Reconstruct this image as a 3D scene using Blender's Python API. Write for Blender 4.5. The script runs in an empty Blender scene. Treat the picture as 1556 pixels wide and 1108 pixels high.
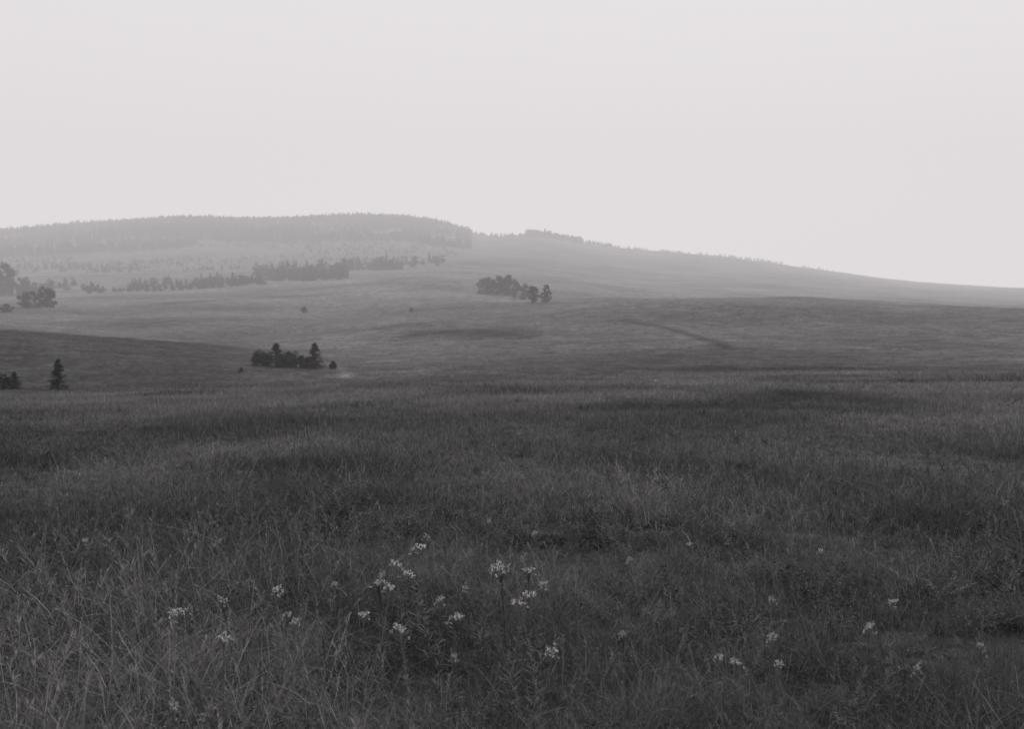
import bpy, math, numpy as np
from mathutils import Vector
rng = np.random.default_rng(7)
S = bpy.context.scene
S.view_settings.view_transform = 'Standard'
S.view_settings.look = 'None'
S.view_settings.exposure = 0
EYE = 1.65
FPX = 1556*35/36
PITCH = math.atan((554-490)/FPX)

# ------------------------------------------------------------------ camera
cam = bpy.data.objects.new("camera", bpy.data.cameras.new("camera"))
S.collection.objects.link(cam)
cam.location = (0, 0, EYE)
cam.rotation_euler = (math.pi/2-PITCH, 0, 0)
cam.data.lens = 35; cam.data.sensor_width = 36
cam.data.clip_start = 0.05; cam.data.clip_end = 20000
cam.data.dof.use_dof = True; cam.data.dof.focus_distance = 7.0; cam.data.dof.aperture_fstop = 3.6
S.camera = cam

# ------------------------------------------------------------------ helpers
def ray(px, py):
    dx = (px-778)/FPX; dy = (554-py)/FPX
    c, s = math.cos(PITCH), math.sin(PITCH)
    return dx, dy*s+c, dy*c-s          # world x, y, z
def theta_of(px, py=480):
    x, y, z = ray(np.asarray(px, float), py)
    return np.arctan2(x, y)
def zof(px, py, d):
    x, y, z = ray(np.asarray(px, float), np.asarray(py, float))
    return EYE + z/np.hypot(x, y)*d

def hash2(ix, iy, seed):
    h = (ix.astype(np.int64)*374761393 + iy.astype(np.int64)*668265263 + seed*982451653) & 0xffffffff
    h = ((h ^ (h >> 13))*1274126177) & 0xffffffff
    h = (h ^ (h >> 16)) & 0xffffffff
    return h/4294967295.0
def vnoise(x, y, scale, seed=0):
    x = np.asarray(x)*scale; y = np.asarray(y)*scale
    ix = np.floor(x); iy = np.floor(y); fx = x-ix; fy = y-iy
    fx = fx*fx*(3-2*fx); fy = fy*fy*(3-2*fy)
    a = hash2(ix, iy, seed); b = hash2(ix+1, iy, seed)
    c = hash2(ix, iy+1, seed); d = hash2(ix+1, iy+1, seed)
    return (a*(1-fx)+b*fx)*(1-fy)+(c*(1-fx)+d*fx)*fy - 0.5
def fbm(x, y, scale, seed=0, oct=4):
    r = 0; a = 1
    for i in range(oct):
        r = r + a*vnoise(x, y, scale*2**i, seed+i); a *= 0.5
    return r

# ------------------------------------------------------------------ terrain
PX = np.array([0, 100, 200, 300, 400, 520, 600, 660, 700, 720, 760, 800, 830, 880, 1000, 1100, 1200, 1300, 1400, 1556], float)
def row(pairs):
    xs, ys = zip(*pairs); return np.interp(PX, xs, ys)
NODES = [
 (60,  row([(0,604),(200,602),(400,596),(520,590),(660,584),(830,581),(1000,578),(1200,575),(1556,572)])),
 (85,  row([(0,603),(200,603),(400,596),(520,591),(660,586),(830,584),(1000,581),(1200,578),(1556,576)])),
 (110, row([(0,590),(200,590),(400,580),(520,572),(660,567),(830,565),(1000,562),(1200,561),(1556,562)])),
 (180, row([(0,502),(200,513),(400,533),(520,538),(660,530),(830,524),(1000,520),(1200,518),(1400,519),(1556,524)])),
 (215, row([(0,507),(200,518),(400,530),(520,522),(660,510),(830,504),(1000,500),(1200,498),(1400,502),(1556,508)])),
 (300, row([(0,486),(200,490),(400,492),(520,490),(660,478),(830,467),(1000,456),(1200,452),(1400,460),(1556,469)])),
 (400, row([(0,468),(200,467),(400,463),(520,458),(660,452),(830,456),(1000,459),(1200,458),(1400,466),(1556,475)])),
 (600, row([(0,449),(200,440),(400,431),(520,424),(660,418),(830,430),(1000,446),(1200,450),(1400,458),(1556,466)])),
 (1000,row([(0,410),(200,402),(400,396),(520,393),(660,392),(830,398),(1000,416),(1200,428),(1400,446),(1556,455)])),
 (1700,row([(0,356),(100,348),(200,340),(300,335),(400,335),(520,333),(600,334),(660,341),(700,351),(720,359),(760,361),(800,361),(830,362),(880,371),(1000,384),(1100,392),(1200,405),(1300,419),(1400,430),(1556,440)])),
 (2100,row([(0,362),(200,350),(400,345),(600,345),(720,370),(880,382),(1200,415),(1556,450)])),
 (3200,row([(0,440),(700,440),(1556,470)])),
 (9000,row([(0,486),(1556,486)])),
]
ND = np.array([0.0, 10.0]+[n[0] for n in NODES])
THC = theta_of(PX)
def control_heights(th):
    th = np.clip(th, -1.0, 1.0)
    H = [np.zeros_like(th), np.full_like(th, -0.10)]
    for d, ys in NODES:
        hs = zof(PX, ys, d)
        fine = np.linspace(THC[0], THC[-1], 400)
        hf = np.interp(fine, THC, hs)
        pad = np.pad(hf, 6, mode='edge')
        hf = np.convolve(pad, np.ones(13)/13, mode='valid')
        H.append(np.interp(th, fine, hf))
    return np.array(H)
def zf(x, y):
    x = np.atleast_1d(np.asarray(x, float)); y = np.atleast_1d(np.asarray(y, float))
    d = np.hypot(x, y); th = np.arctan2(x, y)
    H = control_heights(th)
    K = len(ND); h = np.diff(ND)[:, None]; dl = np.diff(H, axis=0)/h
    m = np.zeros_like(H)
    m[0] = dl[0]; m[-1] = dl[-1]
    for i in range(1, K-1):
        w1 = 2*h[i]+h[i-1]; w2 = h[i]+2*h[i-1]
        same = dl[i-1]*dl[i] > 0
        den = w1/np.where(same, dl[i-1], 1)+w2/np.where(same, dl[i], 1)
        m[i] = np.where(same, (w1+w2)/np.where(np.abs(den) < 1e-12, 1, den), 0)
    i = np.clip(np.searchsorted(ND, d, side='right')-1, 0, K-2)
    j = np.arange(len(d))
    hh = ND[i+1]-ND[i]; t = np.clip((d-ND[i])/hh, 0, 1)
    z = ((1+2*t)*(1-t)**2*H[i, j]+t*(1-t)**2*hh*m[i, j]+t*t*(3-2*t)*H[i+1, j]+t*t*(t-1)*hh*m[i+1, j])
    amp = np.clip(d/60, 0, 1)
    z = z + 0.08*fbm(x, y, 0.35, 3, 3)*np.clip(d/3, 0, 1) + 0.45*fbm(x, y, 0.06, 11, 3)*amp \
          + 1.8*fbm(x, y, 0.02, 41, 3)*np.clip((d-100)/150, 0, 1) \
          + 3.0*fbm(x, y, 0.008, 21, 3)*np.clip((d-150)/600, 0, 1)
    return z
def hit(px, py, h=0.0, dmin=1.5, dmax=2500):
    x, y, z = ray(px, py); n = math.hypot(x, y)
    ds = np.exp(np.linspace(math.log(dmin), math.log(dmax), 6000))
    X = x/n*ds; Y = y/n*ds; Z = EYE+z/n*ds
    b = Z < zf(X, Y)+h
    k = int(np.argmax(b)) if b.any() else len(ds)-1
    return X[k], Y[k], float(zf(X[k], Y[k])[0]), ds[k]

def new_mesh_obj(name, verts, faces, mat=None, attrs=None, smooth=False, link=True):
    me = bpy.data.meshes.new(name)
    verts = np.asarray(verts, np.float32)
    me.vertices.add(len(verts)); me.vertices.foreach_set("co", verts.ravel())
    if isinstance(faces, np.ndarray):
        n, k = faces.shape
        me.loops.add(n*k); me.loops.foreach_set("vertex_index", faces.astype(np.int32).ravel())
        me.polygons.add(n)
        me.polygons.foreach_set("loop_start", np.arange(0, n*k, k, dtype=np.int32))
    else:
        tot = [len(f) for f in faces]
        me.loops.add(sum(tot)); me.loops.foreach_set("vertex_index", np.array([v for f in faces for v in f], np.int32))
        me.polygons.add(len(faces))
        me.polygons.foreach_set("loop_start", np.concatenate([[0], np.cumsum(tot)[:-1]]).astype(np.int32))
    me.update(calc_edges=True); me.validate()
    if attrs:
        for k, v in attrs.items():
            a = me.attributes.new(k, 'FLOAT', 'POINT'); a.data.foreach_set("value", np.asarray(v, np.float32))
    if smooth: me.polygons.foreach_set("use_smooth", np.ones(len(me.polygons), bool))
    if mat: me.materials.append(mat)
    ob = bpy.data.objects.new(name, me)
    if link: S.collection.objects.link(ob)
    return ob

# ------------------------------------------------------------------ materials
def base_mat(name):
    m = bpy.data.materials.new(name); m.use_nodes = True
    nt = m.node_tree; b = nt.nodes["Principled BSDF"]
    nt.nodes.remove(b)
    d = nt.nodes.new("ShaderNodeBsdfDiffuse")
    nt.links.new(d.outputs[0], nt.nodes["Material Output"].inputs[0])
    return m, nt, d
def N(nt, t, **kw):
    n = nt.nodes.new(t)
    for k, v in kw.items(): setattr(n, k, v)
    return n
def math_node(nt, op, a, b):
    n = nt.nodes.new("ShaderNodeMath"); n.operation = op
    for i, v in enumerate((a, b)):
        if isinstance(v, (int, float)): n.inputs[i].default_value = v
        else: nt.links.new(v, n.inputs[i])
    return n.outputs[0]
def noise(nt, vec, scale, detail=3, rough=0.6, lo=0.5, hi=1.5):
    n = N(nt, "ShaderNodeTexNoise"); n.inputs["Scale"].default_value = scale
    n.inputs["Detail"].default_value = detail; n.inputs["Roughness"].default_value = rough
    nt.links.new(vec, n.inputs["Vector"])
    r = N(nt, "ShaderNodeMapRange"); r.inputs[1].default_value = 0.3; r.inputs[2].default_value = 0.7
    r.inputs[3].default_value = lo; r.inputs[4].default_value = hi
    nt.links.new(n.outputs["Fac"], r.inputs[0])
    return r.outputs[0]
def tint(nt, val, col=(1.0, 0.99, 0.985)):
    c = N(nt, "ShaderNodeVectorMath", operation='SCALE'); c.inputs[0].default_value = col
    nt.links.new(val, c.inputs["Scale"]); return c.outputs[0]

def ground_material():
    m, nt, b = base_mat("meadow_ground")
    g = N(nt, "ShaderNodeNewGeometry").outputs["Position"]
    a = N(nt, "ShaderNodeAttribute", attribute_name="tone").outputs["Fac"]
    v = math_node(nt, 'MULTIPLY', a, noise(nt, g, 0.25, 3, 0.7, 0.6, 1.4))
    v = math_node(nt, 'MULTIPLY', v, noise(nt, g, 1.2, 5, 0.85, 0.15, 1.85))
    nt.links.new(tint(nt, v), b.inputs["Color"])
    return m
def plant_material(name, base, lo=0.6, hi=1.5, inst=False):
    m, nt, b = base_mat(name)
    v = N(nt, "ShaderNodeAttribute", attribute_name="tone").outputs["Fac"]
    if inst:
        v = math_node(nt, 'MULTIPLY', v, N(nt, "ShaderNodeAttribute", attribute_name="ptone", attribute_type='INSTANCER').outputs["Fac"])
    else:
        r = N(nt, "ShaderNodeObjectInfo").outputs["Random"]
        mr = N(nt, "ShaderNodeMapRange"); mr.inputs[3].default_value = lo; mr.inputs[4].default_value = hi
        nt.links.new(r, mr.inputs[0])
        v = math_node(nt, 'MULTIPLY', v, mr.outputs[0])
    v = math_node(nt, 'MULTIPLY', v, base)
    nt.links.new(tint(nt, v), b.inputs["Color"])
    return m
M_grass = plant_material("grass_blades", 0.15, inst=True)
M_weed = plant_material("weed_leaves", 0.085)
M_tree = plant_material("tree_foliage", 0.05, lo=0.7, hi=1.3)
M_bark = plant_material("bark", 0.06)
M_petal = plant_material("white_petals", 0.56, lo=0.8, hi=1.1)
M_ground = ground_material()

# ------------------------------------------------------------------ ground sheet
th = np.concatenate([np.linspace(-math.pi, -0.75, 120, endpoint=False), np.linspace(-0.75, 0.75, 760, endpoint=False), np.linspace(0.75, math.pi, 120, endpoint=False)])
rr = np.concatenate([np.exp(np.linspace(math.log(0.4), math.log(2200), 600)), [2500, 3000, 4000, 6000, 9000]])
T, R = np.meshgrid(th, rr)
GX = (R*np.sin(T)).ravel(); GY = (R*np.cos(T)).ravel(); GZ = zf(GX, GY)
nt_, nr_ = len(th), len(rr)
i0 = (np.arange(nr_-1)[:, None]*nt_+np.arange(nt_)[None, :]); i1 = (np.arange(nr_-1)[:, None]*nt_+(np.arange(nt_)+1)[None, :] % nt_)
quads = np.stack([i0, i0+nt_, i1+nt_, i1], -1).reshape(-1, 4)[:, ::-1]

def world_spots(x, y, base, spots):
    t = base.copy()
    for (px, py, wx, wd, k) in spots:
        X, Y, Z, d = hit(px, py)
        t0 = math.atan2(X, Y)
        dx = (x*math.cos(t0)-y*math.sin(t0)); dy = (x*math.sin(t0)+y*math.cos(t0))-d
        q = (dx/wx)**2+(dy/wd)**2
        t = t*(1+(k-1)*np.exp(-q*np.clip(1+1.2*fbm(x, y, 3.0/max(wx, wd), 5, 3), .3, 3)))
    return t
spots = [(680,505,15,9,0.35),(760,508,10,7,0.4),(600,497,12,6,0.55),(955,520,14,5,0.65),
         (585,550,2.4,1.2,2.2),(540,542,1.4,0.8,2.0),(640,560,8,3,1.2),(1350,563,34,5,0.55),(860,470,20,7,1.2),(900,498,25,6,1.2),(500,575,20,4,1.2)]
def polyline(pts):
    P = np.array([hit(a, b)[:2] for a, b in pts]); out = []
    for a, b in zip(P[:-1], P[1:]): out.append((a, b))
    return out
TRACKS = [(polyline([(955,488),(1010,497),(1060,512),(1110,531)]), 1.5, 0.5),
          (polyline([(505,552),(520,563),(528,574)]), 0.7, 1.6),
          (polyline([(860,427),(900,436),(945,448)]), 2.5, 1.25)]
def track_factor(x, y, f):
    for segs, wd, k in TRACKS:
        dm = np.full(x.shape, 1e9)
        for a, b in segs:
            ab = b-a; t = np.clip(((x-a[0])*ab[0]+(y-a[1])*ab[1])/(ab@ab), 0, 1)
            dm = np.minimum(dm, np.hypot(x-a[0]-t*ab[0], y-a[1]-t*ab[1]))
        f = f*(1+(k-1)*np.exp(-(dm/wd)**2))
    return f
def patch_factor(x, y):
    d = np.hypot(x, y); pxx = 778+np.tan(np.clip(np.arctan2(x, y), -1.2, 1.2))*FPX
    f = np.ones_like(d)
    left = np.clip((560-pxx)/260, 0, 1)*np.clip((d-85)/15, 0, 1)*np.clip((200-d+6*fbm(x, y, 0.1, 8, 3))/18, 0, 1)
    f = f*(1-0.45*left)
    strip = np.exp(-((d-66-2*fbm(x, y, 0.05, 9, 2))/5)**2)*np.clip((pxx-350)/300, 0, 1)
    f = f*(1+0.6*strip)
    f = f*np.clip(1+0.6*fbm(x, y, 0.03, 31, 4), .3, 2)
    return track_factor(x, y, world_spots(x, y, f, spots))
def tone_map(x, y):
    d = np.hypot(x, y)
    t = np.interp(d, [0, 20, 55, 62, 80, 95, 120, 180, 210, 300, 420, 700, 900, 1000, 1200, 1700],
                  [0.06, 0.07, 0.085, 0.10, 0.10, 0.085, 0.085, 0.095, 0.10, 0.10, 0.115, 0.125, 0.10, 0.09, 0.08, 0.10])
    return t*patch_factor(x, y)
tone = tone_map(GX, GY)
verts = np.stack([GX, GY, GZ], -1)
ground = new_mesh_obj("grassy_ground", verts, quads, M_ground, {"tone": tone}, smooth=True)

# ------------------------------------------------------------------ instancing
def instancer(name, pts, idx, rot, scl, sources, ptone=None):
    col = bpy.data.collections.new(name+"_parts")
    for o in sources: col.objects.link(o)
    me = bpy.data.meshes.new(name)
    me.vertices.add(len(pts)); me.vertices.foreach_set("co", np.asarray(pts, np.float32).ravel())
    a = me.attributes.new("idx", 'INT', 'POINT'); a.data.foreach_set("value", np.asarray(idx, np.int32))
    a = me.attributes.new("rot", 'FLOAT_VECTOR', 'POINT'); a.data.foreach_set("vector", np.asarray(rot, np.float32).ravel())
    a = me.attributes.new("scl", 'FLOAT_VECTOR', 'POINT'); a.data.foreach_set("vector", np.asarray(scl, np.float32).ravel())
    if ptone is not None:
        a = me.attributes.new("ptone", 'FLOAT', 'POINT'); a.data.foreach_set("value", np.asarray(ptone, np.float32))
    ob = bpy.data.objects.new(name, me); S.collection.objects.link(ob)
    ng = bpy.data.node_groups.new(name+"_gn", "GeometryNodeTree")
    ng.interface.new_socket("Geometry", in_out='INPUT', socket_type='NodeSocketGeometry')
    ng.interface.new_socket("Geometry", in_out='OUTPUT', socket_type='NodeSocketGeometry')
    gi = ng.nodes.new("NodeGroupInput"); go = ng.nodes.new("NodeGroupOutput")
    ip = ng.nodes.new("GeometryNodeInstanceOnPoints"); ci = ng.nodes.new("GeometryNodeCollectionInfo")
    ci.inputs["Collection"].default_value = col
    ci.inputs["Separate Children"].default_value = True; ci.inputs["Reset Children"].default_value = True
    def na(n, t):
        x = ng.nodes.new("GeometryNodeInputNamedAttribute"); x.data_type = t; x.inputs["Name"].default_value = n
        return x.outputs["Attribute"]
    ng.links.new(gi.outputs[0], ip.inputs["Points"]); ng.links.new(ci.outputs[0], ip.inputs["Instance"])
    ip.inputs["Pick Instance"].default_value = True
    ng.links.new(na("idx", 'INT'), ip.inputs["Instance Index"])
    ng.links.new(na("rot", 'FLOAT_VECTOR'), ip.inputs["Rotation"])
    ng.links.new(na("scl", 'FLOAT_VECTOR'), ip.inputs["Scale"])
    ng.links.new(ip.outputs[0], go.inputs[0])
    md = ob.modifiers.new("scatter", 'NODES'); md.node_group = ng
    return ob

def blades(n, radius, hmin, hmax, wid, bend, r, tlo=0.6, thi=1.5, seg=4, dry=0.10):
    V = []; F = []; T = []
    for i in range(n):
        a = r.uniform(0, 2*math.pi); q = radius*math.sqrt(r.random())
        bx, by = q*math.cos(a), q*math.sin(a)
        h = r.uniform(hmin, hmax); a2 = r.uniform(0, 2*math.pi); bd = h*min(abs(r.normal(0.2, bend)), 1.3)
        lx, ly = math.cos(a2), math.sin(a2)
        w = wid*r.uniform(0.6, 1.4); fa = r.uniform(0, math.pi); wx, wy = math.cos(fa)*w, math.sin(fa)*w
        tn = r.uniform(tlo, thi)
        if r.random() < dry: tn *= 1.9
        b0 = len(V)
        for s in range(seg+1):
            t = s/seg; o = bd*t*t; zz = h*(t-0.38*(bd/h)*t*t)
            ww = (1-t**2)*0.5+0.06
            cx, cy = bx+lx*o, by+ly*o
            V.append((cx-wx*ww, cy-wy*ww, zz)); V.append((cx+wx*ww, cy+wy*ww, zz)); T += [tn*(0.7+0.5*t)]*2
        for s in range(seg):
            k = b0+2*s; F.append((k, k+1, k+3, k+2))
    return V, F, T
def seedhead_stems(n, radius, hmin, hmax, r, tn=1.8):
    V = []; F = []; T = []
    for i in range(n):
        a = r.uniform(0, 6.28); q = radius*math.sqrt(r.random()); x, y = q*math.cos(a), q*math.sin(a)
        h = r.uniform(hmin, hmax); lx, ly = r.normal(0, 0.25, 2)*h; f = r.uniform(0, 3.14); w = 0.0012
        wx, wy = math.cos(f), math.sin(f); b = len(V)
        for s in range(6):
            t = s/5
            V += [(x+lx*t*t-wx*w, y+ly*t*t-wy*w, h*t), (x+lx*t*t+wx*w, y+ly*t*t+wy*w, h*t)]; T += [tn*r.uniform(.8, 1.1)]*2
        for s in range(5):
            k = b+2*s; F.append((k, k+1, k+3, k+2))
        for s in range(12):
            t = 0.8+0.22*s/11; c = np.array([x+lx*t*t, y+ly*t*t, h*t]); o = r.normal(0, 1, 3)*0.008*(1.3-s/15); o[2] = abs(o[2])+0.012
            p = np.cross(o, r.normal(0, 1, 3)); p = p/np.linalg.norm(p)*0.0025
            b = len(V); V += [tuple(c), tuple(c+o*0.6+p), tuple(c+o*1.3), tuple(c+o*0.6-p)]; T += [tn]*4; F.append((b, b+1, b+2, b+3))
    return V, F, T
def merge(parts):
    V = []; F = []; T = []
    for v, f, t in parts:
        b = len(V); V += v; F += [tuple(i+b for i in g) for g in f]; T += t
    return V, F, T
def leafy_weed(r, h=0.5, nst=5, leaf=0.045):
    V = []; F = []; T = []
    for s in range(nst):
        a = r.uniform(0, 6.28); lx, ly = r.normal(0, 0.14, 2); hh = h*r.uniform(0.6, 1.1); x0, y0 = r.normal(0, 0.05, 2)
        b = len(V); w = 0.0025
        for k in range(5):
            t = k/4; V += [(x0+lx*t-w, y0+ly*t, hh*t), (x0+lx*t+w, y0+ly*t+w*0.5, hh*t)]; T += [1.0]*2
        for k in range(4):
            q = b+2*k; F.append((q, q+1, q+3, q+2))
        for k in range(34):
            t = r.uniform(0.12, 1.0); c = np.array([x0+lx*t, y0+ly*t, hh*t]); a = r.uniform(0, 6.28)
            L = leaf*r.uniform(0.5, 1.4)*(1.3-0.6*t); d = np.array([math.cos(a), math.sin(a), r.uniform(-0.1, 0.9)]); d /= np.linalg.norm(d)
            p = np.cross(d, [0, 0, 1]); p = p/np.linalg.norm(p)*L*0.13
            b = len(V); V += [tuple(c), tuple(c+d*L*0.5+p), tuple(c+d*L+np.array([0, 0, -L*0.25])), tuple(c+d*L*0.5-p)]
            T += [r.uniform(0.7, 1.4)]*4; F.append((b, b+1, b+2, b+3))
    return V, F, T

def tuft_obj(nm, parts, mat):
    V, F, T = merge(parts)
    return new_mesh_obj(nm, V, F, mat, {"tone": T}, link=False)
r = np.random.default_rng(3)
src = []
for i in range(4):
    src.append(tuft_obj("a_grass_%d" % i, [blades(75, 0.19, 0.05, 0.25, 0.0023, 0.95, r)], M_grass))
for i in range(2):
    src.append(tuft_obj("b_grass_%d" % i, [blades(55, 0.17, 0.08, 0.28, 0.0021, 1.0, r, 0.7, 1.7), seedhead_stems(2, 0.12, 0.22, 0.42, r)], M_grass))
for i in range(2):
    src.append(tuft_obj("c_weed_%d" % i, [leafy_weed(r, 0.36, 5, 0.034)], M_weed))
src.append(tuft_obj("d_weed_0", [leafy_weed(r, 0.28, 8, 0.038)], M_weed))
NT = 5
for i in range(NT):
    src.append(tuft_obj("e_turf_%d" % i, [blades(360, 0.78, 0.04, 0.19, 0.0045, 0.9, r, 0.5, 1.6, seg=3), seedhead_stems(4, 0.6, 0.2, 0.36, r, 1.4)], M_grass))
for i in range(4):
    src.append(tuft_obj("f_turf_%d" % i, [blades(240, 2.6, 0.05, 0.22, 0.016, 0.8, r, 0.5, 1.6, seg=2)], M_grass))
for i in range(3):
    src.append(tuft_obj("g_tussock_%d" % i, [blades(24, 0.26, 0.10, 0.42, 0.014, 0.5, r, 0.7, 1.3, seg=2, dry=0)], M_grass))
def scatter(dmin, dmax, half, n, power):
    u = rng.random(n); p = 2-power
    d = (dmin**p+u*(dmax**p-dmin**p))**(1/p)
    t = rng.uniform(-half, half, n)
    return d*np.sin(t), d*np.cos(t)
def jgrid(cell, dmin, dmax, half):
    g = np.arange(-dmax, dmax, cell); X, Y = np.meshgrid(g, g[g > -5]); X = X.ravel()+rng.uniform(-.5, .5, X.size)*cell; Y = Y.ravel()+rng.uniform(-.5, .5, Y.size)*cell
    d = np.hypot(X, Y); k = (d > dmin+rng.normal(0, cell, X.size)) & (d < dmax) & (np.abs(np.arctan2(X, Y)) < half)
    return X[k], Y[k]
SETS = []
x, y = scatter(1.0, 8.0, 0.95, 7500, 0.2); SETS.append((x, y, 'n'))
x, y = scatter(8.0, 16, 0.70, 4500, 1.0); SETS.append((x, y, 'n'))
x, y = jgrid(0.62, 7.5, 34, 0.68); SETS.append((x, y, 'm'))
x, y = jgrid(0.95, 34, 70, 0.66); SETS.append((x, y, 'm'))
x, y = jgrid(2.9, 66, 190, 0.64); SETS.append((x, y, 'f'))
x, y = scatter(14, 75, 0.64, 6000, 1.0); SETS.append((x, y, 't'))
x, y = scatter(70, 700, 0.60, 26000, 1.2); SETS.append((x, y, 'u'))
weed_spots = [(500,705,.9),(1195,728,.8),(1400,790,.5),(1512,782,.35),(915,965,.40),(720,985,.45),(1100,805,.5),(390,700,.6),(1350,1000,.5),(870,795,.6),(620,930,.5),(560,760,.4),(60,690,.8),(1000,700,.7)]
WS = [(*hit(a, b, h=0.12)[:2], c) for a, b, c in weed_spots]
wx_ = []; wy_ = []
for X, Y, c in WS:
    k = int(16*max(c, .5)); wx_.append(X+rng.normal(0, c*0.9, k)); wy_.append(Y+rng.normal(0, c*0.7, k))
x, y = scatter(12, 60, 0.65, 300, 1.0); wx_.append(x); wy_.append(y)
SETS.append((np.concatenate(wx_), np.concatenate(wy_), 'w'))
PTS = []; IDX = []; ROT = []; SCL = []; PT = []
for x, y, kind in SETS:
    z = zf(x, y)-0.015; d = np.hypot(x, y); n = len(x)
    PTS.append(np.stack([x, y, z], -1))
    w = fbm(x, y, 0.5, 77, 3)
    hv = np.clip(1+1.0*fbm(x, y, 0.4, 55, 3), 0.4, 1.8)
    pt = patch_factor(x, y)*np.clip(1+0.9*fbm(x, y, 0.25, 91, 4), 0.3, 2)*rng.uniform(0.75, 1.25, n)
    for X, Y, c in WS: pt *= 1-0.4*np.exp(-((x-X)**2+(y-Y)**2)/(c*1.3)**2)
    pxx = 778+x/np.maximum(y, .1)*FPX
    pt *= 1-0.30*np.clip((pxx-1000)/500, 0, 1)*np.clip((7-d)/4, 0, 1)  # lens vignette put into the plant tone: near grass darkens towards the right
    rt = 0.22
    if kind == 'n':
        idx = np.where(rng.random(n) < 0.3, rng.integers(4, 6, n), rng.integers(0, 4, n))
        pw = np.clip(0.12+0.9*w, 0.02, 0.4)*np.interp(d, [6, 10], [1, 0.15])
        idx = np.where(rng.random(n) < pw, rng.integers(6, 9, n), idx)
        s = rng.uniform(0.7, 1.3, n)*hv; s = np.where(idx >= 6, np.minimum(s, 1.0), s)
        ws = s*1.05; hs = s*np.interp(d, [0, 5, 9, 16], [1.05, 0.95, 0.7, 0.55])
    elif kind == 'm':
        idx = rng.integers(9, 9+NT, n); ws = rng.uniform(0.9, 1.15, n)*np.interp(d, [34, 36], [1, 1.3]); hs = hv*rng.uniform(0.8, 1.2, n); rt = 0.03
    elif kind == 'f':
        idx = rng.integers(9+NT, 13+NT, n); ws = rng.uniform(0.9, 1.1, n); hs = hv; rt = 0.01
    elif kind == 't':
        idx = rng.integers(13+NT, 16+NT, n); s = rng.uniform(0.25, 0.7, n)*np.interp(d, [14, 60], [0.7, 1.1]); ws = s*0.8; hs = s
        pt = pt*np.exp(rng.normal(0, 0.4, n))
    elif kind == 'u':
        idx = rng.integers(13+NT, 16+NT, n); s = np.exp(rng.normal(-0.5, 0.45, n))*np.interp(d, [70, 300, 700], [0.6, 1.0, 1.3]); ws = s*1.3; hs = s*0.8
        keep = np.clip(0.5+1.4*fbm(x, y, 0.05, 73, 3), 0.05, 1); ws = np.where(rng.random(n) < keep, ws, 0.01); hs = np.where(ws < 0.02, 0.01, hs)
        pt = pt*np.exp(rng.normal(0, 0.38, n))*0.85
    else:
        idx = rng.integers(6, 9, n); s = rng.uniform(0.5, 1.0, n); ws = s*1.2; hs = s*0.6
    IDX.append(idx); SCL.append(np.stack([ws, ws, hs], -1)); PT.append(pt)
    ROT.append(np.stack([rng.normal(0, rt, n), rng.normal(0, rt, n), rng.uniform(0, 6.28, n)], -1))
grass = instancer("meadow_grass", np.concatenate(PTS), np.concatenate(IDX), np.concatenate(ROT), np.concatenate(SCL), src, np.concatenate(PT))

# ------------------------------------------------------------------ wildflowers
def umbel(r, h, dia):
    V = []; F = []; T = []; PV = []; PF = []
    lx, ly = r.normal(0, 0.05, 2)
    w = 0.0022
    for k in range(7):
        t = k/6
        for a in range(3):
            V.append((lx*t*t+w*math.cos(a*2.09), ly*t*t+w*math.sin(a*2.09), h*0.93*t)); T.append(1.3)
    for k in range(6):
        for a in range(3):
            F.append((3*k+a, 3*k+(a+1) % 3, 3*k+3+(a+1) % 3, 3*k+3+a))
    for k in range(60):
        t = r.uniform(0.08, 0.85); c = np.array([lx*t*t, ly*t*t, h*t*0.93]); a = r.uniform(0, 6.28)
        L = 0.07*r.uniform(0.5, 1.2)*(1.2-t); d = np.array([math.cos(a), math.sin(a), 0.5]); p = np.array([-d[1], d[0], 0])*L*0.08
        b = len(V); V += [tuple(c), tuple(c+d*L*.5+p), tuple(c+d*L), tuple(c+d*L*.5-p)]; T += [1.0]*4; F.append((b, b+1, b+2, b+3))
    top = np.array([lx*.86, ly*.86, h*0.86]); nr = 15
    tiltx, tilty = r.normal(0, 0.3), -abs(r.normal(0.25, 0.2))
    for k in range(nr):
        q = dia/2*math.sqrt((k+0.5)/nr)*r.uniform(0.6, 1.25); a = k*2.4+r.uniform(-.4, .4)
        ex, ey = q*math.cos(a), q*math.sin(a)
        e = np.array([lx+ex, ly+ey, h-q*q*9+r.normal(0, 0.009)+ex*tiltx-ey*tilty])
        p = np.array([-math.sin(a), math.cos(a), 0])*0.0009
        b = len(V); V += [tuple(top-p), tuple(top+p), tuple(e+p), tuple(e-p)]; T += [1.3]*4; F.append((b, b+1, b+2, b+3))
        for j in range(11):
            o = r.normal(0, 1, 3)*dia*0.06; o[2] *= 0.8; c = e+o; rad = dia*0.032*r.uniform(0.6, 1.2); b = len(PV); tl = r.normal(0, 0.8, 2)
            for s in range(5):
                al = s*1.257; x_, y_ = math.cos(al)*rad, math.sin(al)*rad
                PV.append((c[0]+x_, c[1]+y_, c[2]+x_*tl[0]+y_*tl[1]))
            PF.append(tuple(b+s for s in range(5)))
    n = len(V); allV = V+PV; allF = F+[tuple(i+n for i in f) for f in PF]; allT = T+list(r.uniform(0.6, 1.1, len(PV)))
    return allV, allF, allT, len(F)
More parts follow.
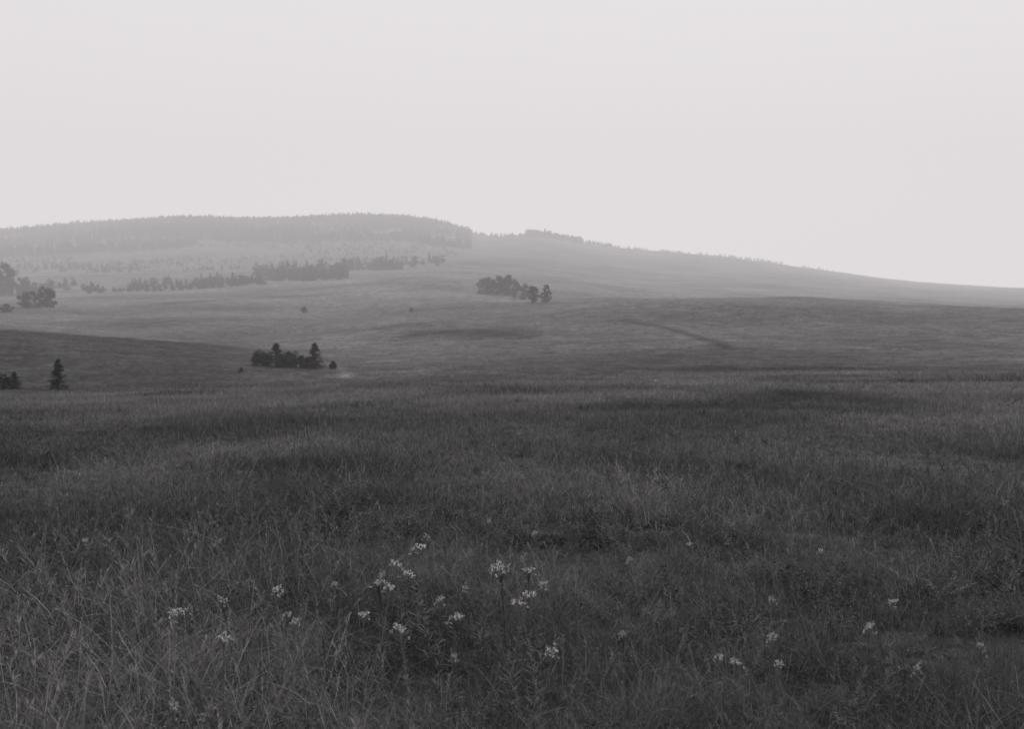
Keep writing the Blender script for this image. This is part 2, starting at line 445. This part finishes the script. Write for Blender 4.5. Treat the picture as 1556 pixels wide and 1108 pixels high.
flower_px = [(768,857,34),(772,908,30),(815,908,26),(580,886,32),(612,860,24),(635,833,26),(653,875,28),(290,922,28),(338,955,26),(357,915,20),
 (552,932,22),(626,958,26),(686,940,28),(815,997,26),(418,890,24),(425,940,18),(730,852,24),(802,865,26),(661,816,14),(1352,912,18),(1305,942,19),
 (1188,965,17),(1080,1003,18),(1143,1002,20),(1182,1008,16),(1387,1008,14),(822,885,18),(665,903,18),(450,946,16),(575,900,24),(1187,908,12),(1046,826,11),
 (255,1078,18),(1492,980,12),(700,898,14),(820,808,10),(755,790,9),(940,850,10),(130,820,10),(585,870,14),(1245,838,10),(705,1002,10),(955,960,10),(498,890,12)]
fm = []
for i in range(7):
    v, f, t, nf = umbel(r, 0.62, 0.075)
    o = new_mesh_obj("wild", v, f, M_weed, {"tone": t}, link=False)
    o.data.materials.append(M_petal)
    mi = np.zeros(len(o.data.polygons), np.int32); mi[nf:] = 1; o.data.polygons.foreach_set("material_index", mi)
    fm.append(o.data)
for k, (px, py, sz) in enumerate(flower_px):
    h = r.uniform(0.44, 0.56)
    X, Y, Z, d = hit(px, py, h=h)
    ob = bpy.data.objects.new("white_wildflower", fm[k % 7]); S.collection.objects.link(ob)
    ob.location = (X, Y, Z); s = sz/FPX*d/0.075; s = min(max(s, 0.5), 1.7)*0.93
    ob.scale = (s, s, h/0.62); ob.rotation_euler = (0, 0, r.uniform(0, 6.28))

# ------------------------------------------------------------------ trees
def tube(p0, p1, r0, r1, n=6):
    p0 = np.array(p0, float); p1 = np.array(p1, float); d = p1-p0; d /= np.linalg.norm(d)
    u = np.cross(d, [0.3, 0.9, 0.1]); u /= np.linalg.norm(u); v = np.cross(d, u)
    V = []; F = []
    for p, q in ((p0, r0), (p1, r1)):
        for k in range(n):
            a = 2*math.pi*k/n; V.append(tuple(p+(u*math.cos(a)+v*math.sin(a))*q))
    for k in range(n): F.append((k, (k+1) % n, n+(k+1) % n, n+k))
    return V, F, [1.0]*len(V)
def leaf_quads(C, size, r, tones):
    n = len(C); a = r.normal(0, 1, (n, 3)); a /= np.linalg.norm(a, axis=1)[:, None]
    b = np.cross(a, r.normal(0, 1, (n, 3))); b /= np.linalg.norm(b, axis=1)[:, None]
    s = (size*r.uniform(0.6, 1.3, n))[:, None]
    V = np.stack([C-a*s, C-b*s*0.55, C+a*s, C+b*s*0.55], 1).reshape(-1, 3)
    F = [tuple(4*i+k for k in range(4)) for i in range(n)]
    return [tuple(v) for v in V], F, list(np.repeat(tones, 4))
def spruce(r, h, rad, nb=110, per=40, leaf=0.05):
    wood = [tube((0, 0, -0.2), (0, 0, h*0.97), h*0.018+0.02, 0.01)]; C = []; T = []
    for k in range(nb):
        t = 0.04+0.94*(k/nb); z = h*t; L = rad*(1-t)**0.8*r.uniform(0.7, 1.2)+0.03*h*(1-t)+0.02
        a = r.uniform(0, 6.28); droop = -0.25+0.7*t
        e = np.array([math.cos(a)*L, math.sin(a)*L, z+L*droop]); wood.append(tube((0, 0, z), e, 0.012*h/3, 0.003, 3))
        u = r.random(per)**0.7; c = np.array([0, 0, z])+u[:, None]*(e-np.array([0, 0, z]))
        c += r.normal(0, 1, (per, 3))*np.array([1, 1, 0.5])*(0.10*L+0.010*h)
        C.append(c); T.append(np.full(per, r.uniform(0.6, 1.3)))
    c2 = np.zeros((20, 3)); c2[:, 2] = h*r.uniform(0.9, 1.0, 20); c2[:, :2] = r.normal(0, 0.01*h, (20, 2)); C.append(c2); T.append(np.ones(20))
    return wood, leaf_quads(np.concatenate(C), leaf, r, np.concatenate(T))
def broadleaf(r, h, wx, wy, stems=3, clumps=44, per=80, leaf=0.09, low=0.10, fill=0.16):
    wood = []; C = []; T = []
    bases = [(r.normal(0, wx*0.18) if stems > 1 else 0, r.normal(0, wy*0.18) if stems > 1 else 0) for _ in range(stems)]
    for k in range(clumps):
        a = r.uniform(0, 6.28); q = math.sqrt(r.random()); zt = low+(1-low)*r.random()**0.9
        env = max(1-((zt-0.38)/0.66)**2, 0.12)**0.5
        c = np.array([math.cos(a)*q*wx*0.44*env, math.sin(a)*q*wy*0.44*env, h*0.9*zt*r.uniform(0.85, 1.1)])
        b = bases[k % stems]; mid = np.array([(b[0]*2+c[0])/3, (b[1]*2+c[1])/3, c[2]*0.45])
        wood += [tube((b[0], b[1], -0.3), mid, 0.022*h*0.6+0.01, 0.012*h*0.6, 5), tube(mid, c, 0.012*h*0.6, 0.004, 4)]
        cr = min(wx, wy, h*1.3)*r.uniform(fill*0.5, fill*1.2)
        p = r.normal(0, 1, (per, 3)); p /= np.linalg.norm(p, axis=1)[:, None]; p *= (cr*r.random(per)**0.4)[:, None]; p[:, 2] *= 0.85
        C.append(c+p); T.append(np.full(per, r.uniform(0.55, 1.5)))
    return wood, leaf_quads(np.concatenate(C), leaf, r, np.concatenate(T))
def tree_mesh(nm, wood, lf, link=False):
    wv = merge(wood); V, F, T = merge([wv, lf])
    o = new_mesh_obj(nm, V, F, M_bark, {"tone": T}, link=link)
    o.data.materials.append(M_tree); mi = np.zeros(len(F), np.int32); mi[len(wv[1]):] = 1
    o.data.polygons.foreach_set("material_index", mi)
    return o
def place(nm, px, py, hpx, kind, wpx=None, dmin=62, **kw):
    X, Y, Z, d = hit(px, py, dmin=dmin); h = hpx/FPX*d; w = (wpx or hpx)/FPX*d
    if kind == 's': wood, lf = spruce(r, h, w/2, leaf=0.022*h, **kw)
    else: wood, lf = broadleaf(r, h, w, w*0.8, leaf=0.035*h if w < 1.6*h else 0.045*h, **kw)
    o = tree_mesh(nm, wood, lf, link=True); o.location = (X, Y, Z-0.05); o.rotation_euler = (0, 0, r.uniform(0, 6.28))
    if kind != 's': o.rotation_euler[2] = -math.atan2(X, Y)
    return o
place("spruce_tree", 89, 593, 44, 's', 27, dmin=88)
place("spruce_tree", 478, 561, 40, 's', 30, dmin=88)
place("spruce_tree", 420, 558, 36, 's', 38, dmin=88)
place("spruce_tree", 22, 592, 25, 's', 20, dmin=88)
place("shrub", 6, 592, 22, 'b', 28, dmin=88)
place("shrub", 398, 556, 24, 'b', 40, dmin=88)
place("shrub", 440, 559, 24, 'b', 46, dmin=88)
place("shrub", 463, 560, 20, 'b', 34, dmin=88)
place("shrub", 506, 562, 14, 'b', 16, dmin=88)
place("shrub", 366, 566, 9, 'b', 8, dmin=88)
place("shrub", 462, 475, 9, 'b', 12)
place("shrub", 625, 474, 7, 'b', 7)
place("shrub", 10, 474, 11, 'b', 22)
place("deciduous_tree", 46, 468, 24, 'b', 36)
place("deciduous_tree", 70, 467, 30, 'b', 30)
place("deciduous_tree", 740, 447, 25, 'b', 40, stems=2)
place("deciduous_tree", 768, 449, 31, 'b', 50, stems=2)
place("deciduous_tree", 793, 455, 24, 'b', 34)
place("deciduous_tree", 811, 460, 27, 'b', 20)
place("deciduous_tree", 830, 460, 28, 'b', 18)
place("deciduous_tree", 4, 449, 42, 'b', 48, stems=2)
place("deciduous_tree", 34, 447, 24, 'b', 28, stems=2)

# distant masses of trees -------------------------------------------------
tsrc = []
for i in range(3):
    w_, l_ = spruce(r, 10, 2.0, nb=30, per=9, leaf=0.6); tsrc.append(tree_mesh("a_conifer_%d" % i, w_, l_))
for i in range(3):
    w_, l_ = broadleaf(r, 9, 7, 7, stems=1, clumps=16, per=16, leaf=0.7); tsrc.append(tree_mesh("b_broadleaf_%d" % i, w_, l_))
def tsrc_copy():
    return [bpy.data.objects.new(o.name+"_x", o.data) for o in tsrc]
def mass(name, specs):
    P = []; I = []; Rr = []; Sc = []
    for (x0, x1, d0, d1, n, h0, h1, con, clump, rag) in specs:
        t = rng.uniform(theta_of(x0), theta_of(x1), n*3); d = rng.uniform(d0, d1, n*3)
        x = d*np.sin(t); y = d*np.cos(t)
        edge = (d-d0)/(d1-d0)*2.2+fbm(x, y, 0.012, 13, 4)*1.6
        sx = np.minimum(t-theta_of(x0), theta_of(x1)-t)/max(theta_of(x1)-theta_of(x0), 1e-6)*6+fbm(x, y, 0.02, 17, 3)*rag
        k = (edge > 0.25*rag) & (sx > 0.0)
        if clump: k &= fbm(x, y, clump, 99, 3) > -0.02
        x, y, d = x[k][:n], y[k][:n], d[k][:n]; m = len(x)
        P.append(np.stack([x, y, zf(x, y)-0.2], -1)); I.append(np.where(rng.random(m) < con, rng.integers(0, 3, m), rng.integers(3, 6, m)))
        Rr.append(np.stack([np.zeros(m), np.zeros(m), rng.uniform(0, 6.28, m)], -1))
        s = rng.uniform(h0, h1, m)/10*np.clip(1+0.6*fbm(x, y, 0.01, 61, 3), 0.5, 1.5)
        Sc.append(np.stack([s*1.15, s*1.15, s], -1))
    return instancer(name, np.concatenate(P), np.concatenate(I), np.concatenate(Rr), np.concatenate(Sc), tsrc_copy())
mass("hilltop_forest", [
    (-500, 716, 1180, 1790, 8500, 6, 10, 0.5, 0, 1.0),
    (-200, 700, 850, 1250, 1100, 2, 4.5, 0.2, 0.01, 1)])
mass("ridge_trees", [
    (800, 884, 1560, 1740, 260, 8, 12, 0.2, 0, .5), (716, 800, 1500, 1720, 120, 3, 6, 0.3, 0, 1), (880, 930, 1600, 1720, 60, 5, 8, 0.3, 0, .5),
    (925, 1310, 1640, 1710, 140, 3, 7, 0.2, 0.02, 1)])
mass("tree_belt", [
    (195, 400, 570, 670, 160, 4, 8, 0.3, 0, 1), (390, 530, 630, 760, 150, 5, 9, 0.3, 0, .6), (525, 672, 740, 860, 80, 4, 8, 0.3, 0, .8),
    (128, 160, 580, 620, 14, 4, 7, 0.3, 0, 0), (172, 195, 580, 620, 8, 3, 5, 0.3, 0, 0), (-60, 130, 590, 700, 40, 3, 7, 0.3, 0.03, 1), (-500, -20, 480, 640, 80, 5, 9, 0.3, 0, 1)])

# ------------------------------------------------------------------ haze: absorbing box over the valley, added emission stands in for scattered light
def haze_box():
    x0, x1, y0, y1, z0, z1 = -2600, 2600, 62, 2300, -150, 420
    V = [(x0,y0,z0),(x1,y0,z0),(x1,y1,z0),(x0,y1,z0),(x0,y0,z1),(x1,y0,z1),(x1,y1,z1),(x0,y1,z1)]
    F = [(0,3,2,1),(4,5,6,7),(0,1,5,4),(1,2,6,5),(2,3,7,6),(3,0,4,7)]
    sg = 0.00068; J = 0.71
    m = bpy.data.materials.new("haze"); m.use_nodes = True; nt = m.node_tree; nt.nodes.clear()
    o = nt.nodes.new("ShaderNodeOutputMaterial"); v = nt.nodes.new("ShaderNodeVolumeAbsorption")
    v.inputs["Color"].default_value = (0, 0, 0, 1); v.inputs["Density"].default_value = sg
    e = nt.nodes.new("ShaderNodeEmission"); e.inputs["Color"].default_value = (1.0, 0.955, 0.98, 1); e.inputs["Strength"].default_value = sg*J
    ad = nt.nodes.new("ShaderNodeAddShader"); nt.links.new(v.outputs[0], ad.inputs[0]); nt.links.new(e.outputs[0], ad.inputs[1])
    nt.links.new(ad.outputs[0], o.inputs["Volume"])
    return new_mesh_obj("haze", V, F, m)
haze_box()

# ------------------------------------------------------------------ light
EL, AZ = math.radians(52), math.radians(25)
w = bpy.data.worlds.new("World"); S.world = w; w.use_nodes = True
nt = w.node_tree; bg = nt.nodes["Background"]
sky = nt.nodes.new("ShaderNodeTexSky"); sky.sky_type = 'NISHITA'; sky.sun_disc = False
sky.sun_elevation = EL; sky.sun_rotation = AZ; sky.dust_density = 5
bw = nt.nodes.new("ShaderNodeRGBToBW"); nt.links.new(sky.outputs[0], bw.inputs[0])
mx = nt.nodes.new("ShaderNodeMix"); mx.data_type = 'RGBA'; mx.inputs["Factor"].default_value = 0.93
nt.links.new(bw.outputs[0], mx.inputs["A"]); mx.inputs["B"].default_value = (9.3, 9.0, 9.15, 1)
nt.links.new(mx.outputs["Result"], bg.inputs["Color"]); bg.inputs["Strength"].default_value = 0.1
w.cycles.sampling_method = 'NONE'
sun = bpy.data.objects.new("sun", bpy.data.lights.new("sun", 'SUN')); S.collection.objects.link(sun)
sun.data.energy = 1.3; sun.data.angle = math.radians(20); sun.data.color = (1, 0.98, 0.96)
dv = Vector((math.sin(AZ)*math.cos(EL), math.cos(AZ)*math.cos(EL), math.sin(EL)))
sun.rotation_euler = dv.to_track_quat('Z', 'Y').to_euler()
